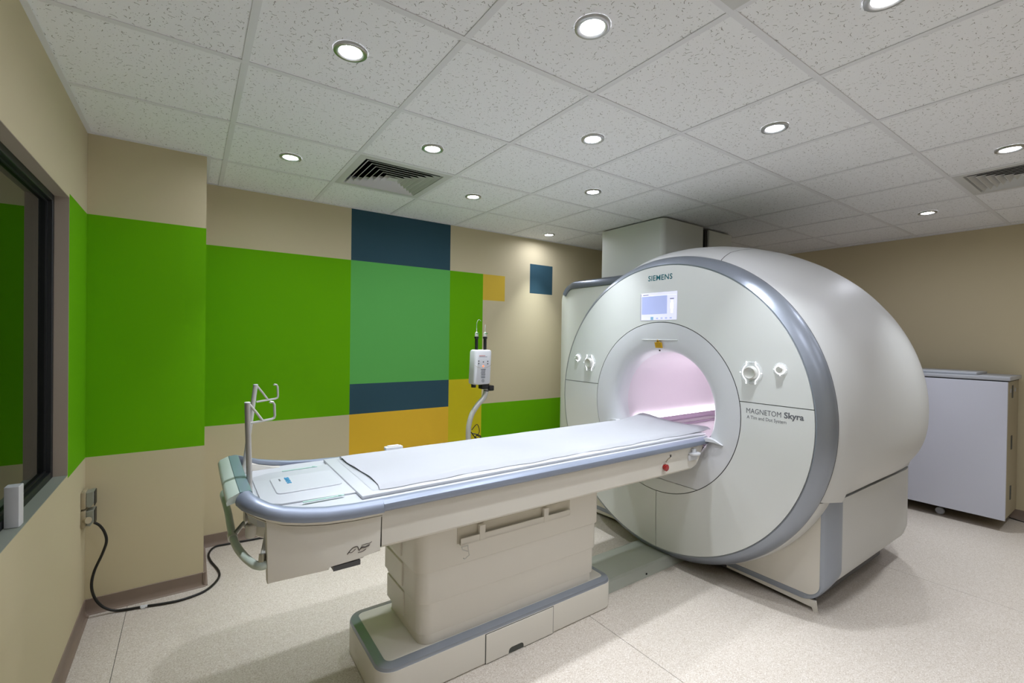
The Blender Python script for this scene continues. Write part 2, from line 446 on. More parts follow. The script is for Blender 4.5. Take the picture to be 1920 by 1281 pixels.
# ------------------------------------------------------------------ downlights
lit = [(.3, -.3, 'near the window wall, nearest left'), (.9, -.9, ''), (1.5, -1.5, ''), (.3, .9, ''), (.9, .3, ''), (1.5, -.3, ''), (2.1, -.9, ''),
       (1.5, .9, ''), (2.1, .3, ''), (2.7, 1.5, ''), (4.5, -.9, ''), (3.3, -1.5, '')]
LBL = ['round recessed downlight with greenish rim, large, at upper left of the photo',
       'round recessed downlight with white rim at top centre of the ceiling',
       'round recessed downlight cut by the top right edge of the photo',
       'leftmost small round downlight, left of the square air diffuser',
       'round downlight directly in front of the louvred square air diffuser',
       'round downlight above the scanner logo, middle of the ceiling',
       'round downlight above the scanner body, right of centre',
       'small round downlight just right of the square air diffuser corner',
       'small round downlight in front of the duct cover on the ceiling',
       'smallest round downlight, close to the back wall above the blue square',
       'small round downlight over the white cabinet by the beige wall',
       'round downlight near the right edge beside the cut-off air diffuser']
ld = bpy.data.lights.new('downlight_lamp', 'AREA'); ld.shape = 'DISK'; ld.size = .075; ld.energy = LAMP_W; ld.color = LAMP_COL; ld.spread = math.radians(LAMP_SPREAD)
def downlight(x, y, label):
    t = thing('downlight', label, 'ceiling light', (x, y, CE), 'round downlights in the ceiling')
    bm = BM(); lathe(bm, [(.037, .002), (.039, -.003), (.045, -.0065), (.052, -.007), (.057, -.005), (.0585, .0033)], (x, y, CE), n=40); obj('trim_ring', bm, steel, t)
    bm = BM(); lathe(bm, [(.0385, .0025), (.036, -.001), (.02, -.0018), (.001, -.002)], (x, y, CE), n=40, caps=(False, True)); obj('lens', bm, litM, t)
    return t
dl = downlight(lit[0][0], lit[0][1], LBL[0])
for (x, y, _), l in zip(lit[1:], LBL[1:]): dup(dl, (x, y, CE), l)
hidden = [(.3, -1.5), (2.1, -2.1), (.9, -2.7), (3.3, -2.7), (4.5, -2.1), (2.1, -3.3)]  # unseen downlights added behind the camera to help light the room
for x, y in hidden: dup(dl, (x, y, CE), 'added round downlight, unseen, in the part of the ceiling behind the camera')
for x, y in [(a, b) for a, b, _ in lit]+hidden:
    lo = bpy.data.objects.new('downlight_lamp', ld); COL.objects.link(lo); lo.location = (x, y, CE-.012)

# ------------------------------------------------------------------ air diffusers
def diffuser(x, y, label):
    t = thing('air_diffuser', label, 'air vent', (x, y, CE), 'square air vents in the ceiling')
    bm = BM()
    def sq(h, z): return [(x-h, y-h, z), (x+h, y-h, z), (x+h, y+h, z), (x-h, y+h, z)]
    loft(bm, [sq(.297, CE+.014), sq(.297, CE+.004), sq(.285, CE-.001), sq(.245, CE-.001), sq(.235, CE+.02), sq(.25, CE+.022), sq(.29, CE+.014)], (False, False)); obj('frame', bm, ventM, t)
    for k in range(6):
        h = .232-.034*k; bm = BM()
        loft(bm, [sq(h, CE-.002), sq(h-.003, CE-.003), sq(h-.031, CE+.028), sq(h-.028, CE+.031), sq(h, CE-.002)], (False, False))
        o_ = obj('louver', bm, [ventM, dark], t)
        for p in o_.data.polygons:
            if p.normal.z > .3: p.material_index = 1  # shade inside the duct put into the colour: upward blade faces dark
    bm = BM(); loft(bm, [sq(.03, CE-.002), sq(.026, CE-.003)], (True, True)); loft(bm, [sq(.03, CE-.002), sq(.004, CE+.02)], (False, True)); obj('centre_plate', bm, ventM, t)
    bm = BM(); loft(bm, [sq(.24, CE+.05), sq(.24, CE+.2)], (False, True)); obj('plenum_box', bm, black, t)
    return t
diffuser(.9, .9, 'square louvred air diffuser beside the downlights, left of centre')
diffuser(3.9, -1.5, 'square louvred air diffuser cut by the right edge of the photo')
t = thing('access_panel', 'square flat ceiling panel with inset centre at the top edge, beside the mineral tiles', 'ceiling panel', (.9, -1.5, CE))
bm = BM(); x, y = .9, -1.5
def sq(h, z): return [(x-h, y-h, z), (x+h, y-h, z), (x+h, y+h, z), (x-h, y+h, z)]
loft(bm, [sq(.292, CE+.014), sq(.292, CE-.001), sq(.255, CE-.001), sq(.252, CE+.012), sq(.28, CE+.014)], (False, False)); obj('frame', bm, ventM, t)
bm = BM(); loft(bm, [sq(.244, CE+.001), sq(.244, CE+.012)]); obj('panel', bm, ventM, t)
bm = BM(); loft(bm, [sq(.29, CE+.0125), sq(.29, CE+.02)]); obj('backing', bm, dark, t)

# ------------------------------------------------------------------ MRI scanner
SC = thing('mri_scanner', 'large white round MRI scanner with silver ring and open bore, standing on the floor', 'mri scanner', (3.2, -.06, 0))
YC, ZC, XF = -.06, 1.012, 2.37
ZS = 1.113; G = .0022; RR = .556
DOME = .007
def face_x(y, z):
    r = math.hypot(y-YC, z-ZC); return XF+DOME*max(0, (r-RR)/(.926-RR))**2
def disc_bm(r0, r1, n=180, nr=10, dome=.007):
    bm = BM(); loops = []
    for i in range(nr+1):
        r = r0+(r1-r0)*i/nr; d = dome*((r-r0)/(r1-r0))**2
        loops.append([(XF+d, YC+r*math.cos(2*PI*k/n), ZC+r*math.sin(2*PI*k/n)) for k in range(n)])
    loft(bm, loops, (False, False))
    return bm
def thicken(bm, d=.012):
    r = bmesh.ops.extrude_face_region(bm, geom=bm.faces[:]); vs = [v for v in r['geom'] if isinstance(v, bmesh.types.BMVert)]
    bmesh.ops.translate(bm, verts=vs, vec=(d, 0, 0)); return bm
RR, RF = .556, .926
bm = disc_bm(RR+G, RF); bisect(bm, (0, 0, ZS+G), (0, 0, 1), False); thicken(bm); fcov = obj('front_cover', bm, whiteG, SC, 'glossy upper front cover')
bm = disc_bm(RR+G, RF); bisect(bm, (0, 0, ZS-G), (0, 0, 1), True); bisect(bm, (0, -.055-G, 0), (0, 1, 0), True); thicken(bm); obj('front_cover', bm, whiteG, SC, 'lower front cover carrying the printed model lettering')
bm = disc_bm(RR+G, RF); bisect(bm, (0, 0, ZS-G), (0, 0, 1), True); bisect(bm, (0, -.055+G, 0), (0, 1, 0), False); thicken(bm); obj('front_cover', bm, whiteG, SC)
bm = BM(); lathe(bm, [(.5, .010), (.915, .022), (.93, .03), (.93, .05), (.5, .05)], (XF, YC, ZC), 'x', 120); obj('front_backing', bm, seamM, SC)
# bore surround: flared ring with a separate lower segment
def flare():
    bm = BM(); prof = [(RR-G, 0), (.535, -.0005), (.50, 0), (.468, .002), (.44, .006), (.415, .012), (.395, .022), (.380, .036), (.370, .055), (.362, .085), (.358, .12)]
    lathe(bm, prof, (XF, YC, ZC), 'x', 180); return bm
ZSEG = .541
bm = flare(); bisect(bm, (0, 0, ZSEG+.0015), (0, 0, 1), False); ring = obj('bore_surround', bm, whiteB, SC, ang=60)
bm = flare(); bisect(bm, (0, 0, ZSEG-.0015), (0, 0, 1), True); obj('bore_surround_lower', bm, whiteG, SC, ang=60)
# bore liner
bm = BM(); lathe(bm, [(.358, .12), (.354, .16), (.354, 1.5), (.37, 1.6), (.45, 1.66), (.6, 1.70)], (XF, YC, ZC), 'x', 96); obj('bore_liner', bm, boreM, SC, ang=60)
for s in (1, -1):
    def yz(a, r): return (YC+s*r*math.cos(math.radians(a)), ZC+r*math.sin(math.radians(a)))
    # ledge with the light strip above it
    a0, a1 = -27, -22
    bm = BM(); prism(bm, [yz(a0, .3535), yz(a0, .338), yz(a1, .338), yz(a1, .3535)], 'x', XF+.16, XF+1.45); obj('light_strip', bm, stripM, SC)
    bm = BM(); prism(bm, [yz(-27.3, .3535), yz(-27.3, .330), yz(-30, .326), yz(-33, .334), yz(-34, .3535)], 'x', XF+.14, XF+1.46); obj('bore_rail', bm, boreL, SC, 'mauve rail')
bm = BM(); prism(bm, [(YC-.275, .79), (YC+.275, .79), (YC+.22, .74), (YC-.22, .74)], 'x', XF+.09, XF+1.45); obj('bore_deck', bm, boreM, SC)
bm = BM(); prism(bm, [(YC+.24, .80), (YC+.262, .80), (YC+.262, .792), (YC+.24, .792)], 'x', XF+.09, XF+1.45); prism(bm, [(YC-.24, .80), (YC-.262, .80), (YC-.262, .792), (YC-.24, .792)], 'x', XF+.09, XF+1.45); obj('deck_rail', bm, boreL, SC)
# silver ring
bm = BM(); lathe(bm, [(.9275, .02), (.9275, .012), (.934, .010), (.955, .026), (.975, .050), (.988, .078), (.993, .100), (.992, .108), (.96, .11)], (XF, YC, ZC), 'x', 180); obj('silver_ring', bm, silver, SC, 'silver ring')
bm = BM(); lathe(bm, [(.96, .105), (.992, .1085), (.992, .1115), (.96, .115)], (XF, YC, ZC), 'x', 180); obj('ring_gap', bm, seamM, SC)
# barrel shell
def bprof(X):
    P = [(2.48, .993), (2.485, 1.0), (2.52, 1.022), (2.58, 1.05), (2.68, 1.075), (2.82, 1.097), (3.0, 1.112), (3.2, 1.117), (3.35, 1.110), (3.5, 1.094), (3.65, 1.066), (3.8, 1.025), (3.9, .985), (3.97, .945), (4.03, .89), (4.07, .80), (4.085, .70), (4.09, .58)]
    return P
def shell(pr):
    bm = BM(); n = 200; loops = []
    for X, r in pr:
        l = []
        for k in range(n):
            a = 2*PI*k/n; y, z = r*math.cos(a), r*math.sin(a)
            if z < 0:                      # flanks drop more steeply down to the base box
                zl = min(1, -z/.385); lim = .932 if X > 2.6 else 2
                t = zl**4; f = abs(y); tgt = min(f, lim)
                y = math.copysign(f*(1-t)+tgt*t, y)
            l.append((X, YC+y, ZC+z))
        loops.append(l)
    loft(bm, loops, (False, False)); return bm
ZB = .632
PR = bprof(0)
bm = shell(PR); bisect(bm, (0, 0, ZB), (0, 0, 1), False); bisect(bm, (0, YC-.36, 0), (0, 1, 0), True); obj('barrel_shell', bm, barrelM, SC, 'near side half of the barrel shell', ang=50)
bm = shell(PR); bisect(bm, (0, 0, ZB), (0, 0, 1), False); bisect(bm, (0, YC-.36+.004, 0), (0, 1, 0), False); obj('barrel_shell', bm, barrelM, SC, 'top and far side of the barrel shell', ang=50)
bm = BM(); lathe(bm, [(r-.012, X) for X, r in PR], (0, YC, ZC), 'x', 120); bisect(bm, (0, 0, 1.7), (0, 0, 1), False); obj('barrel_backing', bm, seamM, SC)
# collar below the barrel, behind the silver ring
bm = BM(); lathe(bm, [(.985, 2.481), (.992, 2.483), (1.0, 2.50), (1.003, 2.53), (1.004, 2.585), (.98, 2.59)], (0, YC, ZC), 'x', 200); bisect(bm, (0, 0, ZB-.006), (0, 0, 1), True); bisect(bm, (0, 0, .006), (0, 0, 1), False); obj('lower_collar', bm, barrelM, SC, ang=50)
bm = BM(); box(bm, 2.52, 3.84, -.98, .86, ZB-.006, ZB+.004); obj('shell_gap', bm, seamM, SC)
# base box: side panels, front panels with silver chamfer frame
def frame_loop(x, ins, r, zt=ZB-.012):
    y0, y1, z0 = YC-.94+ins, YC+.94-ins, .125+ins*.9
    rs = [0, 0, r, r]; p = rrect(y0, y1, z0, zt, rs, 8); return [(x, a, b) for a, b in p]
bm = BM()
loft(bm, [frame_loop(2.69, 0, .12), frame_loop(2.72, -.004, .12), frame_loop(3.0, -.004, .12), frame_loop(3.72, -.004, .12), frame_loop(3.81, .01, .11), frame_loop(3.86, .05, .08)], (True, True)); obj('base_box', bm, barrelM, SC, 'satin white base box')
bm = BM()
def fl2(x, yo, zo, r):
    p = rrect(YC-yo, YC+yo, zo, ZB-.014, [0, 0, r, r], 10); return [(x, a, b) for a, b in p]
loft(bm, [fl2(2.70, .941, .122, .12), fl2(2.685, .942, .118, .12), fl2(2.64, .925, .085, .12), fl2(2.605, .905, .055, .12), fl2(2.595, .892, .050, .11), fl2(2.594, .878, .080, .07), fl2(2.60, .873, .085, .07)], (False, False)); obj('base_frame', bm, silver, SC, 'silver frame round the base front', ang=50)
bm = BM(); loft(bm, [fl2(2.5945, .877, .082, .068), fl2(2.62, .877, .082, .068)]); obj('base_front_panel', bm, whiteP, SC)
bm = BM(); box(bm, 2.60, 3.75, YC-.80, YC+.80, .03, .13); box(bm, 2.63, 3.6, YC-.845, YC+.845, .05, .2); obj('base_core', bm, greyP, SC)
for s in (1, -1):
    bm = BM(); y1 = YC+s*.862
    prism(bm, [(YC+s*.36, .050), (YC+s*.858, .060), (YC+s*.866, 0), (YC+s*.848, 0), (YC+s*.84, .020), (YC+s*.36, .036)], 'x', 2.598, 2.612); obj('foot_skirt', bm, whiteP, SC)
bm = BM(); lathe(bm, [(.006, 0), (.006, -.003), (.001, -.003)], (2.60, -1.0, .575), 'x', 12)
bm.free()
# rear left cover with silver top
bm = BM()
def lf(x, ins, dz=0): return [(x, a, b) for a, b in rrect(.30, 1.305-ins, .02, 1.965-ins+dz, [.17, 0, 0, .02], 10)]
loft(bm, [lf(2.70, .012), lf(2.705, .004), lf(2.72, 0), lf(3.5, 0)]); obj('rear_side_cover', bm, ductM, SC, 'grey-white cover behind the left of the ring')
bm = BM()
top = [p for p in rrect(.30, 1.305, .02, 1.965, [.17, 0, 0, .02], 14)]
arc = [(.30, 1.965)]+[p for p in top[:15]][::-1][0:11]
def strip(x, off): # follows the top edge
    out = []
    for i, (a, b) in enumerate(arc):
        if i == 0: n = (0, 1)
        else:
            n = ((a-(1.305-.17))/.17, (b-(1.965-.17))/.17)
        out.append((x, a+n[0]*off, b+n[1]*off))
    return out
loft(bm, [strip(2.696, -.062), strip(2.690, -.056), strip(2.700, -.006), strip(2.73, .012), strip(2.80, .018), strip(3.5, .018)], (False, False), closed=False); obj('cover_top_trim', bm, slate, SC, 'silver top trim', ang=50)
# duct cover rising to the ceiling
bm = BM(); loft(bm, [[(a, b, z) for a, b in rrect(2.985, 3.545, .385, 1.08, [.01, .03, .045, .01], 6)] for z in (1.70, CE-.012)]); obj('duct_cover', bm, ductM, SC, 'tall white duct cover reaching the ceiling')
bm = BM(); box(bm, 3.655, 4.03, .40, 1.06, 1.6, CE-.014, .006, 1); obj('duct_cover', bm, ductM, SC, 'second narrower duct cover behind the gap')
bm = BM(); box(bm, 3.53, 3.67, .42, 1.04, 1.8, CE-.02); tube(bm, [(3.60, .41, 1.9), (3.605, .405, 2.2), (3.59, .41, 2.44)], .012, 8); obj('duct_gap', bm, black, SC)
# table guides either side of the bore mouth
for s in (1, -1):
    bm = BM()
    pts = [(YC+s*.315, .862), (YC+s*.36, .872), (YC+s*.40, .868), (YC+s*.455, .846), (YC+s*.40, .853), (YC+s*.34, .848), (YC+s*.315, .84)]
    prism(bm, pts, 'x', XF-.012, XF+.03); obj('table_guide', bm, whiteB, SC)
    bm = BM(); prism(bm, rrect(YC+s*.33-.02, YC+s*.33+.02, .868, .8725, .001, 2), 'x', XF-.02, XF+.1); bm.free()
# print on the front
text('logo_lettering', 'SIEMENS', .050, teal, (0, -1, 0), (0, 0, 1), (XF-.0015, .040, 1.846), SC, 'teal logo lettering', bold=.0008, sx=1.06, xscale=.19, snap=face_x)
text('model_lettering', 'MAGNETOM', .040, greyprint, (0, -1, 0), (0, 0, 1), (XF-.0005, -.647, 1.054), SC, 'thin grey model lettering', xscale=.182, snap=face_x)
text('model_lettering', 'Skyra', .043, greyprint, (0, -1, 0), (0, 0, 1), (XF+.0035, -.843, 1.054), SC, 'bold grey model lettering', bold=.0012, xscale=.094, snap=face_x)
text('model_lettering', 'A Tim and Dot System', .026, greyprint, (0, -1, 0), (0, 0, 1), (XF-.0005, -.650, 1.024), SC, 'small grey line of lettering', xscale=.205, snap=face_x)
# screen
bm = BM(); box(bm, XF-.0025, XF+.004, -.190, .094, 1.582, 1.764, .001, 1); scr = obj('display_screen', bm, scrB, SC, 'lit lavender display screen')
def srect(y0, y1, z0, z1, m, n, lab=None):
    bm = BM(); box(bm, XF-.0034, XF-.0024, y0, y1, z0, z1); obj(n, bm, m, scr, lab)
srect(-.118, .084, 1.622, 1.742, scrM, 'image_area'); srect(-.188, .092, 1.742, 1.744, scrW, 'screen_line')
srect(-.012, .010, 1.584, 1.604, scrI, 'icon'); srect(.030, .075, 1.7495, 1.7535, scrD, 'screen_text')
srect(-.17, -.14, 1.715, 1.7205, scrD, 'screen_line'); srect(.0905, .0935, 1.584, 1.76, scrD, 'screen_edge')
for k in range(4): srect(-.05-.035*k, -.035-.035*k, 1.590, 1.598, scrM, 'icon')
bm = BM(); lathe(bm, [(.001, -.001), (.008, -.001), (.008, 0)], (XF-.0025, -.155, 1.702), 'x', 16, (True, False))
box(bm, XF-.0036, XF-.0025, -.167, -.143, 1.655, 1.692); box(bm, XF-.0036, XF-.0025, -.163, -.147, 1.625, 1.655); obj('body_figure', bm, scrW, scr)
# laser warning label above the bore, on the flare
bm = BM(); Y0, Z0 = -.055, 1.400
box(bm, XF+.005, XF+.0075, Y0-.028, Y0+.028, Z0-.002, Z0+.036); prism(bm, [(Y0-.014, Z0+.036), (Y0+.014, Z0+.036), (Y0, Z0+.058)], 'x', XF+.0045, XF+.006)
bmesh.ops.rotate(bm, verts=bm.verts, cent=(XF+.006, Y0, Z0), matrix=Matrix.Rotation(math.radians(-18), 3, 'Y')); lab = obj('warning_label', bm, yelS, SC, 'yellow laser warning label')
bm = BM(); prism(bm, [(Y0-.007, Z0+.040), (Y0+.007, Z0+.040), (Y0, Z0+.050)], 'x', XF+.0037, XF+.0045)
for q in range(4): box(bm, XF+.0042, XF+.005, Y0-.02, Y0+.02, Z0+.004+q*.008, Z0+.0055+q*.008)
bmesh.ops.rotate(bm, verts=bm.verts, cent=(XF+.006, Y0, Z0), matrix=Matrix.Rotation(math.radians(-18), 3, 'Y')); obj('label_print', bm, brownprint, lab)
bm = BM(); box(bm, XF-.004, XF+.012, -.20, .08, 1.449, 1.4535, .0015, 1); obj('bore_lip', bm, whiteG, SC)
bm = BM(); box(bm, XF+.045, XF+.049, -.035, -.025, 1.376, 1.384); obj('laser_aperture', bm, black, SC)
# control knobs
def knob(y, z):
    bm = BM(); lathe(bm, [(.062, 0), (.062, -.005), (.058, -.008), (.03, -.0085)], (XF+.003, y, z), 'x', 40, (False, True)); k = obj('control_knob', bm, clear, SC, 'clear round control with a grey turning knob')
    bm = BM(); lathe(bm, [(.039, -.006), (.037, -.009), (.034, -.024), (.030, -.027), (.026, -.025), (.018, -.022), (.001, -.022)], (XF, y, z), 'x', 36, (False, True)); obj('knob', bm, alu, k)
    for s in (1, -1):
        pa = []
        for t in range(-10, 11):
            v = t/10*.062; c_ = math.sqrt(max(0, .047**2-v*v)); h = (c_**6+.026**6)**(1/6)-.001
            pa.append((XF-.0075, y+s*h, z+v))
        bm = BM(); tube(bm, pa, .0026, 6); obj('glow_bracket', bm, glowM, k)
    bm = BM()
    bm.free()
    for dy, dz in ((.058, 0), (-.058, 0)): bm = BM(); lathe(bm, [(.0035, -.0085), (.001, -.0095)], (XF, y+dy, z+dz), 'x', 10, (False, True)); obj('glow_mark', bm, glowM, k)
    for dz in (.055, -.055): bm = BM(); box(bm, XF-.0065, XF-.005, y-.009, y+.009, z+dz-.0015, z+dz+.0015); obj('glow_mark', bm, whiteB, k)
def button(y, z):
    bm = BM(); lathe(bm, [(.036, 0), (.036, -.004), (.033, -.006), (.02, -.007)], (XF+.006, y, z), 'x', 32, (False, True)); k = obj('control_button', bm, clear, SC, 'small round control button with glowing ring')
    bm = BM(); lathe(bm, [(.018, 0), (.017, -.014), (.014, -.017), (.001, -.018)], (XF, y, z), 'x', 28, (False, True)); obj('knob', bm, alu, k)
    bm = BM(); ps = [(XF-.003, y+.0235*math.cos(a*PI/18), z+.0235*math.sin(a*PI/18)) for a in range(36)]
    tube(bm, ps+[ps[0]], .0032, 6); obj('glow_ring', bm, glowM, k)
    for dy, dz in ((.031, 0), (-.031, 0), (0, -.031)): bm = BM(); lathe(bm, [(.0028, -.002), (.001, -.003)], (XF, y+dy, z+dz), 'x', 8, (False, True)); obj('glow_mark', bm, glowM, k)
knob(-.671, 1.278); button(-.821, 1.305); knob(.578, 1.268); button(.712, 1.300)

# ------------------------------------------------------------------ patient table
TB = thing('patient_table', 'long white patient table with silver rails docked into the scanner bore', 'patient table', (1.1, -.05, 0))
TY = -.05
# base plinth
bx0, bx1, by0, by1 = .444, 1.742, -.27, .20
def lp(i, z, r=.07): return [(a, b, z) for a, b in rrect(bx0+i, bx1-i, by0+i, by1-i, max(.01, r-i), 8)]
bm = BM(); loft(bm, [lp(.006, .0), lp(.003, .004), lp(0, .008), lp(0, .138)]); base = obj('base_plinth', bm, whiteP, TB)
bm = BM(); loft(bm, [lp(.001, .136), lp(.001, .140), lp(.006, .150), lp(.034, .1575), lp(.04, .1575), lp(.04, .150)], (False, False)); obj('base_trim', bm, silver, TB, 'silver blue edge trim')
bm = BM(); loft(bm, [lp(.0395, .145), lp(.0395, .156), lp(.042, .157)], (False, True)); obj('base_top', bm, whiteP, TB)
pan = rrect(.923, 1.31, .004, .133, .001, 1)
pts = [(.923, .004), (1.045, .004), (1.045, .018), (1.05, .026), (1.06, .03), (1.115, .03), (1.125, .026), (1.13, .018), (1.13, .004), (1.308, .004), (1.308, .133), (.923, .133)]
bm = BM(); prism(bm, pts, 'y', by0-.0035, by0+.004, .0008, 1); obj('service_panel', bm, whiteP, TB, 'front service panel with a notch')
bm = BM(); box(bm, .919, 1.312, by0-.0008, by0, .003, .136); box(bm, 1.046, 1.129, by0-.001, by0+.001, .004, .029); obj('panel_gap', bm, seamM, TB)
# telescoping column
for k, (z0, z1, e) in enumerate([(.154, .20, 0), (.20, .33, .012), (.33, .463, .024), (.463, .70, .036)]):
    def cl(i, z): return [(a, b, z) for a, b in rrect(.632-e*.6+i, 1.618+e+i*-1, -.226-e*.25+i, .135+e+i*-1, [.03, .03, .055, .03], 8)]
    bm = BM(); loft(bm, [cl(.004, z0), cl(.001, z0+.0015), cl(0, z0+.004), cl(0, z1)]); obj('column_section', bm, whiteP, TB)
for k, (z0, z1, e) in enumerate([(.21, .32, .012), (.345, .45, .024), (.48, .68, .036)]):
    bm = BM(); box(bm, .632-e*.6-.006, .632-e*.6+.006, -.06, .13+e, z0, z1, .003, 1); obj('column_seam_cover', bm, whiteP, TB)
    bm = BM(); box(bm, 1.612+e, 1.624+e, -.16, .06, z0, z1, .003, 1); obj('column_seam_cover', bm, whiteP, TB)
yf = -.226-.036*.25
bm = BM(); box(bm, .80, 1.43, yf-.018, yf-.012, .556, .582, .001, 1); box(bm, .80, 1.43, yf-.018, yf-.001, .553, .558); rail = obj('accessory_rail', bm, whiteP, TB)
bm = BM(); box(bm, .79, 1.44, yf-.002, yf+.002, .556, .625); obj('rail_recess_shade', bm, mat('recess_shade_beige', '#C8C2B3', .6), TB)  # flat patch; the recess's shade is put into its darker beige
for x in (.905, 1.27):
    bm = BM(); box(bm, x-.012, x+.018, yf-.02, yf-.001, .552, .62, .002, 1); obj('rail_bracket', bm, whiteP, rail)
bm = BM(); tube(bm, [(.802, yf-.022, .548), (.832, yf-.022, .548), (.838, yf-.024, .505), (.812, yf-.030, .497), (.806, yf-.032, .503)], .0024, 8); tube(bm, [(.802, yf-.022, .548), (.806, yf-.022, .536), (.832, yf-.022, .522)], .0024, 8); obj('hook', bm, alu, rail, 'small wire hook on the side rail')
bm = BM(); lathe(bm, [(.0065, 0), (.0065, -.004), (.001, -.005)], (.90, yf+.001, .497), 'y', 14, (False, True)); bm.free()
# long beam
def beam(x, zt, zb, w):
    w += .003
    return [(x, TY-w, zt), (x, TY-w, zb+.012), (x, TY-w+.012, zb), (x, TY+w-.012, zb), (x, TY+w, zb+.012), (x, TY+w, zt)]
bm = BM(); loft(bm, [beam(.404, .835, .692, .335), beam(2.265, .835, .692, .335), beam(2.30, .835, .702, .335), beam(2.335, .835, .735, .332), beam(2.392, .835, .815, .325)]); obj('table_beam', bm, whiteP, TB)
# silver side rails
prof = [(-.322, .868), (-.338, .8685), (-.350, .866), (-.360, .858), (-.3635, .846), (-.361, .836), (-.352, .829), (-.338, .828), (-.322, .835)]
for s in (1, -1):
    bm = BM(); loft(bm, [[(x, TY-s*p[0], p[1]) for p in prof] for x in (.404, 2.33)]+[[(2.40, TY-s*(p[0]+.006), p[1]-.001) for p in prof]]); obj('side_rail', bm, silverD, TB, 'silver side rail')
bm = BM(); box(bm, .398, .406, TY-.3345, TY+.3345, .70, .86); obj('head_gap', bm, dark, TB)
# head end unit
bm = BM()
for s in (1, -1):
    bm = BM(); y1, y0 = TY+s*.338, TY+s*.300
    ya, yb = sorted((y0, y1))
    prism(bm, [(.042, .672), (.225, .665), (.225, .679), (.34, .676), (.345, .686), (.3995, .686), (.4018, .83), (.4015, .85), (.25, .855), (.14, .87), (.085, .885), (.055, .90), (.036, .905)], 'y', ya, yb, .004, 2)
    obj('head_side_panel', bm, whiteP, TB)
bm = BM(); prism(bm, [(.15, .70), (.38, .70), (.385, .85), (.11, .85)], 'y', TY-.302, TY+.302); obj('head_core', bm, whiteP, TB)
bm = BM(); box(bm, .24, .33, TY-.336, TY-.29, .655, .672, .001, 1); obj('corner_block', bm, greyP, TB, 'dark grey block under the head end')
# raised rim sweeping round the head end
H = [(.404, -.340, .866), (.30, -.343, .869), (.21, -.346, .877), (.14, -.346, .889), (.085, -.342, .902), (.045, -.334, .917), (.015, -.318, .931), (-.008, -.294, .942), (-.018, -.262, .948)]
full = [(a, TY+b, c) for a, b, c in H]+[(-.019, TY-.13, .948), (-.019, TY, .948), (-.019, TY+.13, .948)]+[(a, TY-b, c) for a, b, c in H[::-1]]
def rimloops(prof):
    loops = []
    for i, p in enumerate(full):
        a = Vector(full[max(0, i-1)]); b = Vector(full[min(len(full)-1, i+1)]); t = (b-a); t.z = 0; t.normalize()
        out = Vector((t.y, -t.x, 0)) if True else None
        c = Vector((p[0], p[1], 0)); cen = Vector((.5, TY, 0))
        if (c+out*.01-cen).length < (c-cen).length: out = -out
        loops.append([tuple(Vector(p)+out*d+Vector((0, 0, h))) for d, h in prof])
    return loops
def seg(lo, hi, prof, m, name, lab=None):
    L = rimloops(prof)[lo:hi+1]; bm = BM(); loft(bm, L, (True, True)); return obj(name, bm, m, TB, lab, ang=50)
silp = [(-.020, .000), (-.012, .0035), (0, .0035), (.012, -.002), (.020, -.013), (.0235, -.026), (.022, -.036), (.014, -.040), (-.018, -.014)]
N = len(full)
seg(0, 8, silp, silverD, 'head_rim', 'silver curved rim, near side'); seg(N-9, N-1, silp, silverD, 'head_rim', 'silver curved rim, far side')
ep = [(-.024, -.002), (-.018, .003), (.010, .003), (.012, 0), (.012, -.025), (-.02, -.02)]
seg(8, N-9, ep, mat('teal_grey_trim', '#7D939A', .35, metal=.3), 'end_rim', 'blue-grey strip across the head end')
ep2 = [(.012, .002), (.040, -.010), (.048, -.024), (.046, -.034), (.012, -.025)]
seg(8, N-9, ep2, mat('pale_mint_plastic', '#CBD8CF', .35), 'end_bumper', 'pale strip on the outside of the head end')
# skirt below the rim (moulded beige shell), drawn in towards the body
def skl():
    L = []
    base_ = rimloops([(.015, -.030), (.014, -.040), (.004, -.050), (-.006, -.055)]); 
    for i, l in enumerate(base_):
        k = 1-abs((i-(N-1)/2)/((N-1)/2)); k = min(1, max(0, k*1.5))
        l = [Vector(q) for q in l]; q0 = Vector(full[i]); c = Vector((.10, TY, 0))
        def pull(f, z): v = Vector((q0.x, q0.y, z)); v.x += (c.x-v.x)*f*k; v.y += (c.y-v.y)*f*k*.6; return v
        if i < N//2-1: k = 0; l += [pull(0, q0.z-.055), pull(0, q0.z-.056), pull(0, q0.z-.057), pull(0, q0.z-.058)]
        else: l += [pull(.12, q0.z-.075), pull(.35, max(.82, q0.z-.12)), pull(.7, .79), pull(1.0, .765)]
        L.append([tuple(v) for v in l])
    return L
bm = BM(); loft(bm, skl(), (False, False), closed=False); obj('head_skirt', bm, whiteP, TB, ang=60)
# swivel drum and handle bar under the head end
bm = BM(); lathe(bm, [(.001, -.10), (.075, -.10), (.088, -.09), (.09, -.02), (.10, .02)], (.115, TY-.02, .815), 'z', 32, (True, False)); drum = obj('swivel_drum', bm, whiteP, TB)
bm = BM(); lathe(bm, [(.018, 0), (.02, -.01), (.03, -.012), (.034, -.02), (.034, -.03), (.001, -.03)], (.03, -.12, .80), 'x', 24, (False, True)); obj('drum_hub', bm, steel, drum, 'chrome hub')
hp = [(.040, -.372, .728), (.026, -.372, .727), (.008, -.345, .727), (-.012, -.27, .727), (-.026, -.19, .731), (-.033, -.11, .738), (-.035, -.02, .748), (-.036, .08, .760), (-.040, .18, .772), (-.044, .25, .782), (-.040, .275, .786)]
bm = BM(); tube(bm, hp, .0125, 14, smooth=5); hb = obj('grab_bar', bm, mat('grey_green_plastic', '#BCC7BC', .35), TB, 'curved grey-white grab bar under the head end', ang=60)
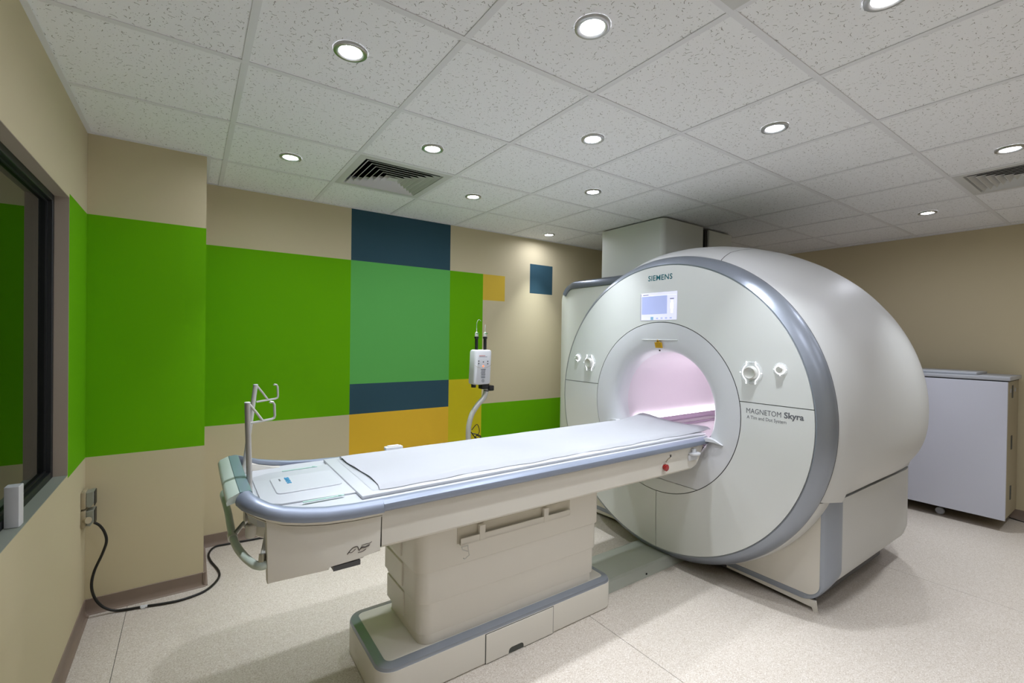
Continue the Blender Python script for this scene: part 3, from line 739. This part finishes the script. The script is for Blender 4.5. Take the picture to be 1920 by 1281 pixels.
bm = BM(); tube(bm, [(-.03, -.11, .742), (.0, -.10, .775), (.03, -.10, .80)], [.009, .007, .009], 10); obj('bar_link', bm, steel, hb)
bm = BM(); tube(bm, [(.033, -.36, .735), (.040, -.33, .76), (.05, -.31, .80), (.055, -.305, .84)], [.013, .010, .009, .009], 10); obj('bar_link', bm, alu, hb)
bm = BM(); tube(bm, [(.028, -.365, .737), (.030, -.36, .76)], .010, 10); obj('bar_collar', bm, steel, hb)
bm = BM(); tube(bm, [(-.034, -.125, .737), (-.035, -.095, .741)], .0155, 14); obj('bar_collar', bm, alu, hb)
# infusion holder: two poles with bent wire brackets
def pole(p0, p1, foot):
    d = (Vector(p1)-Vector(p0))
    bm = BM(); tube(bm, [p0, p1], .0092, 14); o = obj('holder_pole', bm, mat('satin_steel', '#B5B2AC', .35, metal=.35) if foot else alu, TB, 'slim steel pole')
    T1 = Vector(p1); r = .0042
    def q(dx, dz): return tuple(T1+Vector((dx, 0, dz)))
    bm = BM(); tube(bm, [q(.004, -.073), q(.035, -.069), q(.076, -.064), q(.084, -.060), q(.086, -.052), q(.084, -.012), q(.080, -.004), q(.072, -.002), q(.070, -.006)], r, 8); tube(bm, [q(.004, -.003), q(.026, -.034), q(.048, -.068)], r, 8)
    obj('holder_bracket', bm, alu, o)
    bm = BM(); lathe(bm, [(.0096, -.002), (.0098, .001), (.007, .0025), (.001, .0025)], T1, 'z', 16, (False, True)); obj('pole_cap', bm, whiteB, o)
    if foot:
        bm = BM(); lathe(bm, [(.012, .03), (.016, .026), (.0175, .018), (.0175, -.012), (.014, -.018), (.001, -.018)], p0, 'z', 20, (False, True)); obj('pole_foot', bm, whiteP, o)
pole((.018, -.15, .757), (.004, -.15, 1.212), True)
pole((.020, .235, .80), (.068, .235, 1.236), False)
bm = BM(); box(bm, .012, .03, -.15, .25, .785, .80, .004, 2); obj('pole_crossbar', bm, steel, TB)
# table top
def tl(x, w): return [(x, TY-w, .8655), (x, TY-w, .835), (x, TY+w, .835), (x, TY+w, .8655)]
pts = [(.404, -.33), (.25, -.33), (.14, -.325), (.07, -.305), (.02, -.26), (.004, -.2)]
poly = [(2.45, -.315), (2.40, -.323)]+pts; poly = [(a, TY+b) for a, b in poly]+[(a, TY-b) for a, b in poly[::-1]]
bm = BM(); prism(bm, poly, 'z', .83, .8662); top = obj('table_top', bm, tableW, TB)
# head coil base board with recessed sliders and print
bm = BM(); prism(bm, [(.045, TY-.17), (.10, TY-.205), (.40, TY-.225), (.40, TY+.225), (.10, TY+.205), (.045, TY+.17)], 'z', .8655, .873, .002, 2); cb = obj('coil_board', bm, tableW, TB)
bm = BM(); prism(bm, rrect(.10, .33, TY-.105, TY+.105, .02, 4), 'z', .872, .8775, .0015, 1); obj('board_pad', bm, tableW, cb)
for y in (TY-.235, TY+.20):
    bm = BM(); prism(bm, rrect(.16, .30, y-.006, y+.006, .005, 4), 'z', .8735, .8755); lathe(bm, [(.006, .8735), (.006, .878), (.001, .879)], (.285, y, 0), 'z', 12, (False, True)); obj('slider', bm, greenP, cb, 'pale green slider')
text('board_lettering', 'SIEMENS', .022, blueP, (0, -1, 0), (1, 0, 0), (.150, .035, .8779), TB, 'small blue lettering', bold=.0008, xscale=.085)
bm = BM(); box(bm, .128, .134, -.002, .028, .8775, .8779); obj('board_mark', bm, greyprint, TB)
bm = BM(); prism(bm, [(.385, TY-.09), (.42, TY-.09), (.42, TY+.11), (.385, TY+.11)], 'z', .866, .8745); obj('pad_recess', bm, mat('shadow_grey_plastic', '#C9CBCC', .6), TB)
# mattress tray: shallow frame around the pad
bm = BM(); box(bm, .345, 2.46, TY-.298, TY+.288, .8664, .8795, .004, 2); tray = obj('pad_tray', bm, tableW, TB)
# controls
bm = BM(); lathe(bm, [(.030, .001), (.028, -.004), (.022, -.006), (.020, -.003)], (2.0, TY-.335, .745), 'y', 28); eb = obj('button_collar', bm, whiteP, TB)
bm = BM(); lathe(bm, [(.014, 0), (.014, -.012), (.019, -.014), (.019, -.022), (.014, -.026), (.001, -.027)], (2.0, TY-.335, .745), 'y', 24, (False, True)); obj('emergency_button', bm, redM, TB, 'red emergency stop button')
bm = BM(); tube(bm, [(2.014, TY-.338, .770), (2.034, TY-.338, .785), (2.05, TY-.338, .79)], .003, 6); box(bm, 2.052, 2.064, TY-.338, TY-.334, .792, .806); obj('button_surround', bm, cabS, TB)
bm = BM(); box(bm, 2.218, 2.30, TY-.350, TY-.334, .748, .782, .006, 2); lathe(bm, [(.036, .782), (.040, .786), (.040, .794), (.001, .796)], (2.262, TY-.345, 0), 'z', 24, (True, True)); lathe(bm, [(.017, .79), (.015, .815), (.001, .817)], (2.262, TY-.345, 0), 'z', 18, (False, True)); obj('side_latch', bm, whiteB, TB, 'white latch knob near the bore')
bm = BM(); prism(bm, rrect(.278, .368, .695, .737, [.002, .012, .012, .002], 4), 'y', TY-.3375, TY-.334); bd = obj('name_badge', bm, whiteP, TB)
yb_ = TY-.3385
bm = BM()
tube(bm, [(.284, yb_, .703), (.295, yb_, .715), (.305, yb_, .7215), (.318, yb_, .7215), (.322, yb_, .712), (.325, yb_, .706)], .0014, 6, smooth=3)
tube(bm, [(.290, yb_, .708), (.300, yb_, .7065), (.312, yb_, .715)], .0011, 6, smooth=3); tube(bm, [(.320, yb_, .700), (.335, yb_, .7005), (.348, yb_, .706)], .0011, 6, smooth=3)
tube(bm, [(.332, yb_, .722), (.35, yb_, .724), (.362, yb_, .723), (.368, yb_, .728)], .0009, 6, smooth=3)
obj('badge_emblem', bm, brownprint, bd, 'dark brown swoosh emblem')
bm = BM(); tube(bm, [(.326, yb_, .709), (.333, yb_, .7155), (.345, yb_, .7135), (.357, yb_, .7165), (.362, yb_, .719)], [.0012, .0034, .0026, .0030, .0008], 6); obj('badge_lettering', bm, brownprint, bd, 'dark blurred lettering on the badge')
bm = BM(); box(bm, .655, .745, TY+.325, TY+.362, .868, .885, .004, 2); box(bm, .67, .73, TY+.33, TY+.358, .885, .889, .001, 1); obj('rail_clip', bm, whiteB, TB, 'white clip on the far rail')

# mattress and sheet on the table
bm = BM(); nx, ny = 60, 16; x0, x1 = .395, 2.50; y0, y1 = TY-.262, TY+.255
def zpad(u, v):
    e = min(u*(x1-x0), (1-u)*(x1-x0), v*(y1-y0), (1-v)*(y1-y0)); k = min(1, e/.03)
    return .8805+.011*math.sin(k*PI/2)-.012*math.exp(-((v-.5)/.3)**2)*0
loops = [[(x0+(x1-x0)*i/nx, y0+(y1-y0)*j/ny, zpad(i/nx, j/ny)) for i in range(nx+1)] for j in range(ny+1)]
loft(bm, loops, (False, False), closed=False)
bot = [(x0, y0, .8798), (x1, y0, .8798), (x1, y1, .8798), (x0, y1, .8798)]
bm.faces.new([bm.verts.new(p) for p in bot])
tag(obj('mattress', bm, matM, org=(1.4, TY, .8798)), 'thin white padded mattress lying on the patient table under the sheet', 'mattress')
bm = BM(); nx, ny = 120, 24; x0, x1 = .415, 2.56
loops = []
for j in range(ny+1):
    v = j/ny; row = []
    for i in range(nx+1):
        u = i/nx; x = x0+(x1-x0)*u
        fl = max(0, (u-.86)/.14)**1.5
        yn = TY-.268-.006*math.sin(u*23)-.004*math.sin(u*61)-.012*fl; yf_ = TY+.262+.03*fl
        y = yn+(yf_-yn)*v
        xs_ = x
        e = min(v, 1-v)*.53; zz_ = .8815+.0135*math.sin(min(1, e/.03)*PI/2)+.0013*math.sin(u*40+v*7)*min(1, e/.05)+.0012*math.sin(u*17-v*19)*min(1, e/.05)+.0006*random.random()
        if u > .985: zz_ -= .004
        row.append((xs_+.008*math.sin(v*5+.5)*(u < .01), y, zz_+.028*fl*abs(v-.5)*2*(1 if v > .5 else .35)))
    loops.append(row)
loft(bm, loops, (False, False), closed=False); thick = bmesh.ops.solidify(bm, geom=bm.faces[:], thickness=.001)
tag(obj('bed_sheet', bm, sheetM, org=(1.5, TY, .885), ang=60), 'white disposable sheet spread over the mattress of the patient table', 'sheet')

# floor plate between table and scanner
bm = BM()
def fp(x, i, z): return [(x, -.178+i, z)]
secs = []
P_ = [(-.178, 0), (-.176, .008), (-.145, .040), (-.128, .047), (.120, .047), (.137, .040), (.19, .006), (.192, 0)]
for x, s in ((1.746, 1), (2.44, 1), (2.50, .9), (2.545, .5), (2.55, .1)): secs.append([(x, a, b*s) for a, b in P_])
loft(bm, secs); pl = obj('floor_plate', bm, plateM, org=(2.1, 0, 0), ang=12); tag(pl, 'grey-green sloped cable cover on the floor between table base and scanner', 'floor cover')
for x, y, z in ((2.14, -.17, .016), (2.52, -.165, .012)):
    bm = BM(); lathe(bm, [(.006, 0), (.006, -.003), (.001, -.004)], (x, y, z), 'y', 12, (False, True)); obj('screw', bm, dark, pl)

# ------------------------------------------------------------------ contrast injector behind the table
IJ = thing('contrast_injector', 'white contrast injector head on a curved grey pole behind the table', 'injector', (1.55, 1.0, 0))
Yi = 1.0
bm = BM(); loops = []
for z, i in ((1.098, .012), (1.102, .004), (1.11, 0), (1.34, 0), (1.352, .003), (1.358, .012)):
    sh = (z-1.1)*.04
    loops.append([(a+sh, b, z) for a, b in rrect(1.558+i, 1.705-i, Yi-.055+i, Yi+.055-i, .03, 6)])
loft(bm, loops); hd = obj('injector_head', bm, whiteB, IJ)
bm = BM(); tube(bm, [(1.559, Yi-.0555, 1.245), (1.59, Yi-.0565, 1.228), (1.63, Yi-.057, 1.222), (1.67, Yi-.0565, 1.229), (1.706, Yi-.0555, 1.248)], .0012, 6, smooth=4); obj('head_seam', bm, cabS, hd)
bm = BM()
for x, z in ((1.592, 1.275), (1.592, 1.257), (1.632, 1.268), (1.67, 1.272), (1.67, 1.254)): lathe(bm, [(.0055, 0), (.005, -.003), (.001, -.0035)], (x, Yi-.055, z), 'y', 12, (False, True))
obj('key', bm, greyprint, hd)
bm = BM(); lathe(bm, [(.0055, 0), (.004, -.003), (.001, -.004)], (1.632, Yi-.055, 1.237), 'y', 12, (False, True)); obj('indicator_light', bm, ledM, hd, 'orange indicator light')
bm = BM()
for z, a, b in ((1.212, 1.612, 1.652), (1.200, 1.614, 1.65), (1.188, 1.612, 1.648), (1.176, 1.614, 1.65), (1.164, 1.612, 1.648), (1.152, 1.614, 1.648)): box(bm, a, b, Yi-.0562, Yi-.055, z-.0035, z+.002)
obj('scale_print', bm, greyprint, hd)
bm = BM(); ps = [(1.63+.011*math.cos(a*PI/10), Yi-.0556, 1.128+.011*math.sin(a*PI/10)) for a in range(21)]; tube(bm, ps, .0011, 5); box(bm, 1.6292, 1.6308, Yi-.0566, Yi-.0552, 1.120, 1.136); box(bm, 1.622, 1.638, Yi-.0566, Yi-.0552, 1.1272, 1.1288); obj('round_symbol', bm, greyprint, hd)
bm = BM(); box(bm, 1.595, 1.648, Yi-.0558, Yi-.0548, 1.3125, 1.3165); obj('head_lettering', bm, mat('red_print', '#B04030', .5), hd, 'faint red line of print')
bm = BM(); box(bm, 1.595, 1.665, Yi-.0558, Yi-.0548, 1.304, 1.307); obj('head_lettering', bm, greyprint, hd)
for x in (1.603, 1.678):
    bm = BM(); lathe(bm, [(.012, 1.355), (.012, 1.44), (.017, 1.443), (.017, 1.455), (.013, 1.458)], (x, Yi, 0), 'z', 18, (True, True)); sy = obj('syringe_sleeve', bm, black, IJ)
    bm = BM(); lathe(bm, [(.013, 1.458), (.013, 1.475), (.010, 1.487), (.003, 1.492), (.003, 1.52)], (x, Yi, 0), 'z', 16, (False, True)); obj('syringe_tip', bm, alu, sy)
    bm = BM(); lathe(bm, [(.0135, 1.49), (.0135, 1.497), (.009, 1.497)], (x+.004, Yi-.004, -.012), 'z', 12, (True, True)); obj('green_clip', bm, mat('green_clip_plastic', '#5D9A55', .5), sy)
bm = BM(); tube(bm, [(1.603, Yi, 1.52), (1.604, Yi, 1.56), (1.62, Yi, 1.585), (1.64, Yi, 1.575)], .0016, 6, smooth=4); tube(bm, [(1.678, Yi, 1.52), (1.68, Yi, 1.548)], .0035, 6); obj('patient_line', bm, alu, IJ)
bm = BM(); lathe(bm, [(.018, 1.075), (.019, 1.10)], (1.583, Yi, 0), 'z', 16, (True, True)); obj('lower_knob', bm, black, IJ)
bm = BM(); box(bm, 1.64, 1.70, Yi-.03, Yi+.03, 1.06, 1.095, .006, 2); box(bm, 1.70, 1.745, Yi-.035, Yi+.03, 1.045, 1.085, .006, 2); tube(bm, [(1.70, Yi-.02, 1.06), (1.705, Yi-.02, 1.11)], .004, 8); tube(bm, [(1.655, Yi-.035, 1.052), (1.69, Yi-.04, 1.045)], .004, 8); obj('clamp', bm, black, IJ, 'black pole clamp')
bm = BM(); tube(bm, [(1.545, Yi, .06), (1.545, Yi, .30), (1.545, Yi, .60), (1.543, Yi, .74), (1.548, Yi, .80), (1.572, Yi, .875), (1.62, Yi, .94), (1.672, Yi, .99), (1.69, Yi, 1.03), (1.692, Yi, 1.07)], .0195, 16, smooth=4); obj('curved_pole', bm, alu, IJ, 'curved grey pole', ang=60)
bm = BM(); lathe(bm, [(.001, .10), (.03, .10), (.05, .085), (.06, .06), (.001, .06)], (1.545, Yi, 0), 'z', 24)
for k in range(5):
    a = k*2*PI/5+.3; tube(bm, [(1.545, Yi, .078), (1.545+.26*math.cos(a), Yi+.26*math.sin(a), .066)], [.022, .014], 10)
ib = obj('stand_base', bm, alu, IJ)
for k in range(5):
    a = k*2*PI/5+.3; cx, cy = 1.545+.25*math.cos(a), Yi+.25*math.sin(a)
    bm = BM(); lathe(bm, [(.001, -.011), (.026, -.011), (.028, 0), (.026, .011), (.001, .011)], (cx, cy, .028), 'y', 18); obj('castor', bm, black, ib)
bm = BM(); tube(bm, [(1.56, Yi-.02, .76), (1.60, Yi-.03, .80), (1.62, Yi-.03, .74), (1.58, Yi-.03, .70), (1.64, Yi-.03, .69), (1.60, Yi-.02, .72)], .003, 6, smooth=5); tube(bm, [(1.555, Yi-.021, .745), (1.59, Yi-.03, .70), (1.645, Yi-.03, .675)], .004, 6, smooth=4); tube(bm, [(1.565, Yi-.02, .735), (1.60, Yi-.04, .725), (1.635, Yi-.03, .70), (1.60, Yi-.02, .66)], .004, 6, smooth=4); obj('cable_loop', bm, cableM, IJ, 'looped black cable')

# ------------------------------------------------------------------ cabinet on castors by the right wall
CB = thing('equipment_cabinet', 'wide white cabinet on castors against the beige wall behind the scanner', 'cabinet', (5.24, -.75, 0))
cx0, cx1, cy0, cy1 = 5.0, 5.46, -1.278, -.10
bm = BM(); box(bm, cx0+.02, cx1, cy0+.003, cy1, .092, 1.165, .003, 1); obj('cabinet_body', bm, cabS, CB)
bm = BM(); box(bm, cx0, cx0+.0195, cy0, cy1, .088, 1.163, .0015, 1); obj('front_panel', bm, cabF, CB, 'white front panel')
bm = BM(); box(bm, cx0+.0005, cx1+.01, cy0-.012, cy1+.01, 1.172, 1.203, .004, 2); obj('worktop', bm, cabT, CB)
bm = BM(); box(bm, cx0+.01, cx1, cy0+.001, cy1, 1.163, 1.173); obj('top_gap', bm, dark, CB)
for (xa, z0, z1, n_) in ((5.20, 1.03, 1.13, 1), (5.20, .62, .73, 1), (5.20, .22, .33, 0)):
    bm = BM(); box(bm, xa-.02, xa+.02, cy0-.001, cy0+.006, z0, z1, .001, 1); obj('side_slot', bm, seamM, CB, 'dark slot in the side')
bm = BM()
for xa in (5.12, 5.31): box(bm, xa-.012, xa+.012, cy0-.001, cy0+.006, 1.075, 1.105, .001, 1)
obj('side_catch', bm, cabT, CB)
for (x, y) in ((5.10, -.885), (5.10, -.30), (5.38, -1.15), (5.38, -.30)):
    bm = BM(); lathe(bm, [(.001, -.011), (.024, -.011), (.030, -.007), (.030, .007), (.024, .011), (.001, .011)], (x-.012, y, .030), 'x', 24); c_ = obj('castor', bm, cabT, CB, 'grey castor')
    bm = BM(); box(bm, x-.03, x+.03, y-.03, y+.02, .066, .093, .004, 1); box(bm, x+.0, x+.014, y-.03, y+.02, .02, .07, .004, 1); obj('castor_bracket', bm, black, c_)
bm = BM(); box(bm, cx0+.03, cx0+.40, -1.10, -.14, 1.2035, 1.226, .006, 2); tr = obj('lid_tray', bm, cabT, org=(5.2, -.62, 1.2035)); tag(tr, 'flat grey lid lying on top of the white cabinet', 'lid')
# thin cable on the floor behind the cabinet's corner
bm = BM(); tube(bm, [(5.47, -1.24, .004), (5.44, -1.33, .004), (5.46, -1.45, .004), (5.47, -1.7, .004)], .004, 8, smooth=4); tag(obj('thin_cable', bm, cableM, org=(5.46, -1.4, 0)), 'thin cable on the floor along the beige wall beside the cabinet', 'cable')

# ------------------------------------------------------------------ sockets, cable, window sensor
sockM = mat('grey_socket_plastic', '#8E9184', .5); sockB = mat('beige_socket_plastic', '#A89C80', .5)
def socket(z, label, plug):
    t = thing('wall_socket', label, 'socket', (XL, 1.10, z), 'power sockets in the corner by the window')
    bm = BM(); box(bm, XL, XL+.018, 1.06, 1.145, z-.042, z+.042, .004, 2); obj('back_box', bm, sockB, t)
    bm = BM(); prism(bm, [(XL+.018, z-.036), (XL+.034, z-.040), (XL+.048, z-.02), (XL+.048, z+.040), (XL+.018, z+.036)], 'y', 1.07, 1.135, .003, 1); obj('cover_flap', bm, sockM, t)
    bm = BM(); box(bm, XL+.048, XL+.051, 1.072, 1.133, z-.034, z+.038, .001, 1); obj('socket_face', bm, black, t)
    if plug:
        bm = BM(); tube(bm, [(XL+.012, 1.075, z-.008), (XL+.03, 1.055, z-.004)], [.014, .016], 14); obj('plug', bm, sockB, t)
socket(.618, 'upper of two grey wall sockets in the corner below the window', False)
socket(.525, 'lower grey wall socket in the corner, with the black cable plugged in', True)
path = [(XL+.046, 1.10, .492), (-.53, 1.105, .470), (-.512, 1.11, .430), (-.505, 1.115, .379), (-.522, 1.12, .316), (-.552, 1.125, .235), (-.562, 1.125, .165), (-.55, 1.125, .10), (-.52, 1.125, .045), (-.475, 1.12, .012), (-.42, 1.105, .0075), (-.352, 1.09, .0075), (-.261, 1.065, .0075), (-.18, 1.058, .0075), (-.081, 1.095, .0075), (-.018, 1.20, .0075), (-.010, 1.31, .0075), (-.045, 1.48, .0075), (-.052, 1.60, .0075), (-.015, 1.695, .0075), (.06, 1.70, .0075), (.3, 1.68, .0075), (.8, 1.66, .0075), (1.4, 1.5, .0075), (1.53, 1.2, .0075)]
bm = BM(); tube(bm, path, .0062, 10, smooth=8); cab = obj('power_cable', bm, cableM, org=(-.3, 1.1, 0), ang=60); tag(cab, 'black power cable curling from the corner socket along the pier skirting', 'cable')
bm = BM(); tube(bm, [(-.365, 1.0935, .0078), (-.335, 1.0855, .0078)], .0075, 12); box(bm, -.362, -.345, 1.075, 1.083, .001, .009); obj('cable_tag', bm, whiteB, cab, 'white tag on the cable')
bm = BM(); prism(bm, [(-.640, .118), (-.628, .112), (-.606, .112), (-.603, .120), (-.603, .150), (-.64, .150)], 'z', .8225, .955, .002, 1); sb = obj('window_sensor', bm, whiteB, org=(-.62, .13, .8225)); tag(sb, 'small upright white plastic box standing on the window sill', 'sensor box')
print('objects', len(bpy.data.objects))
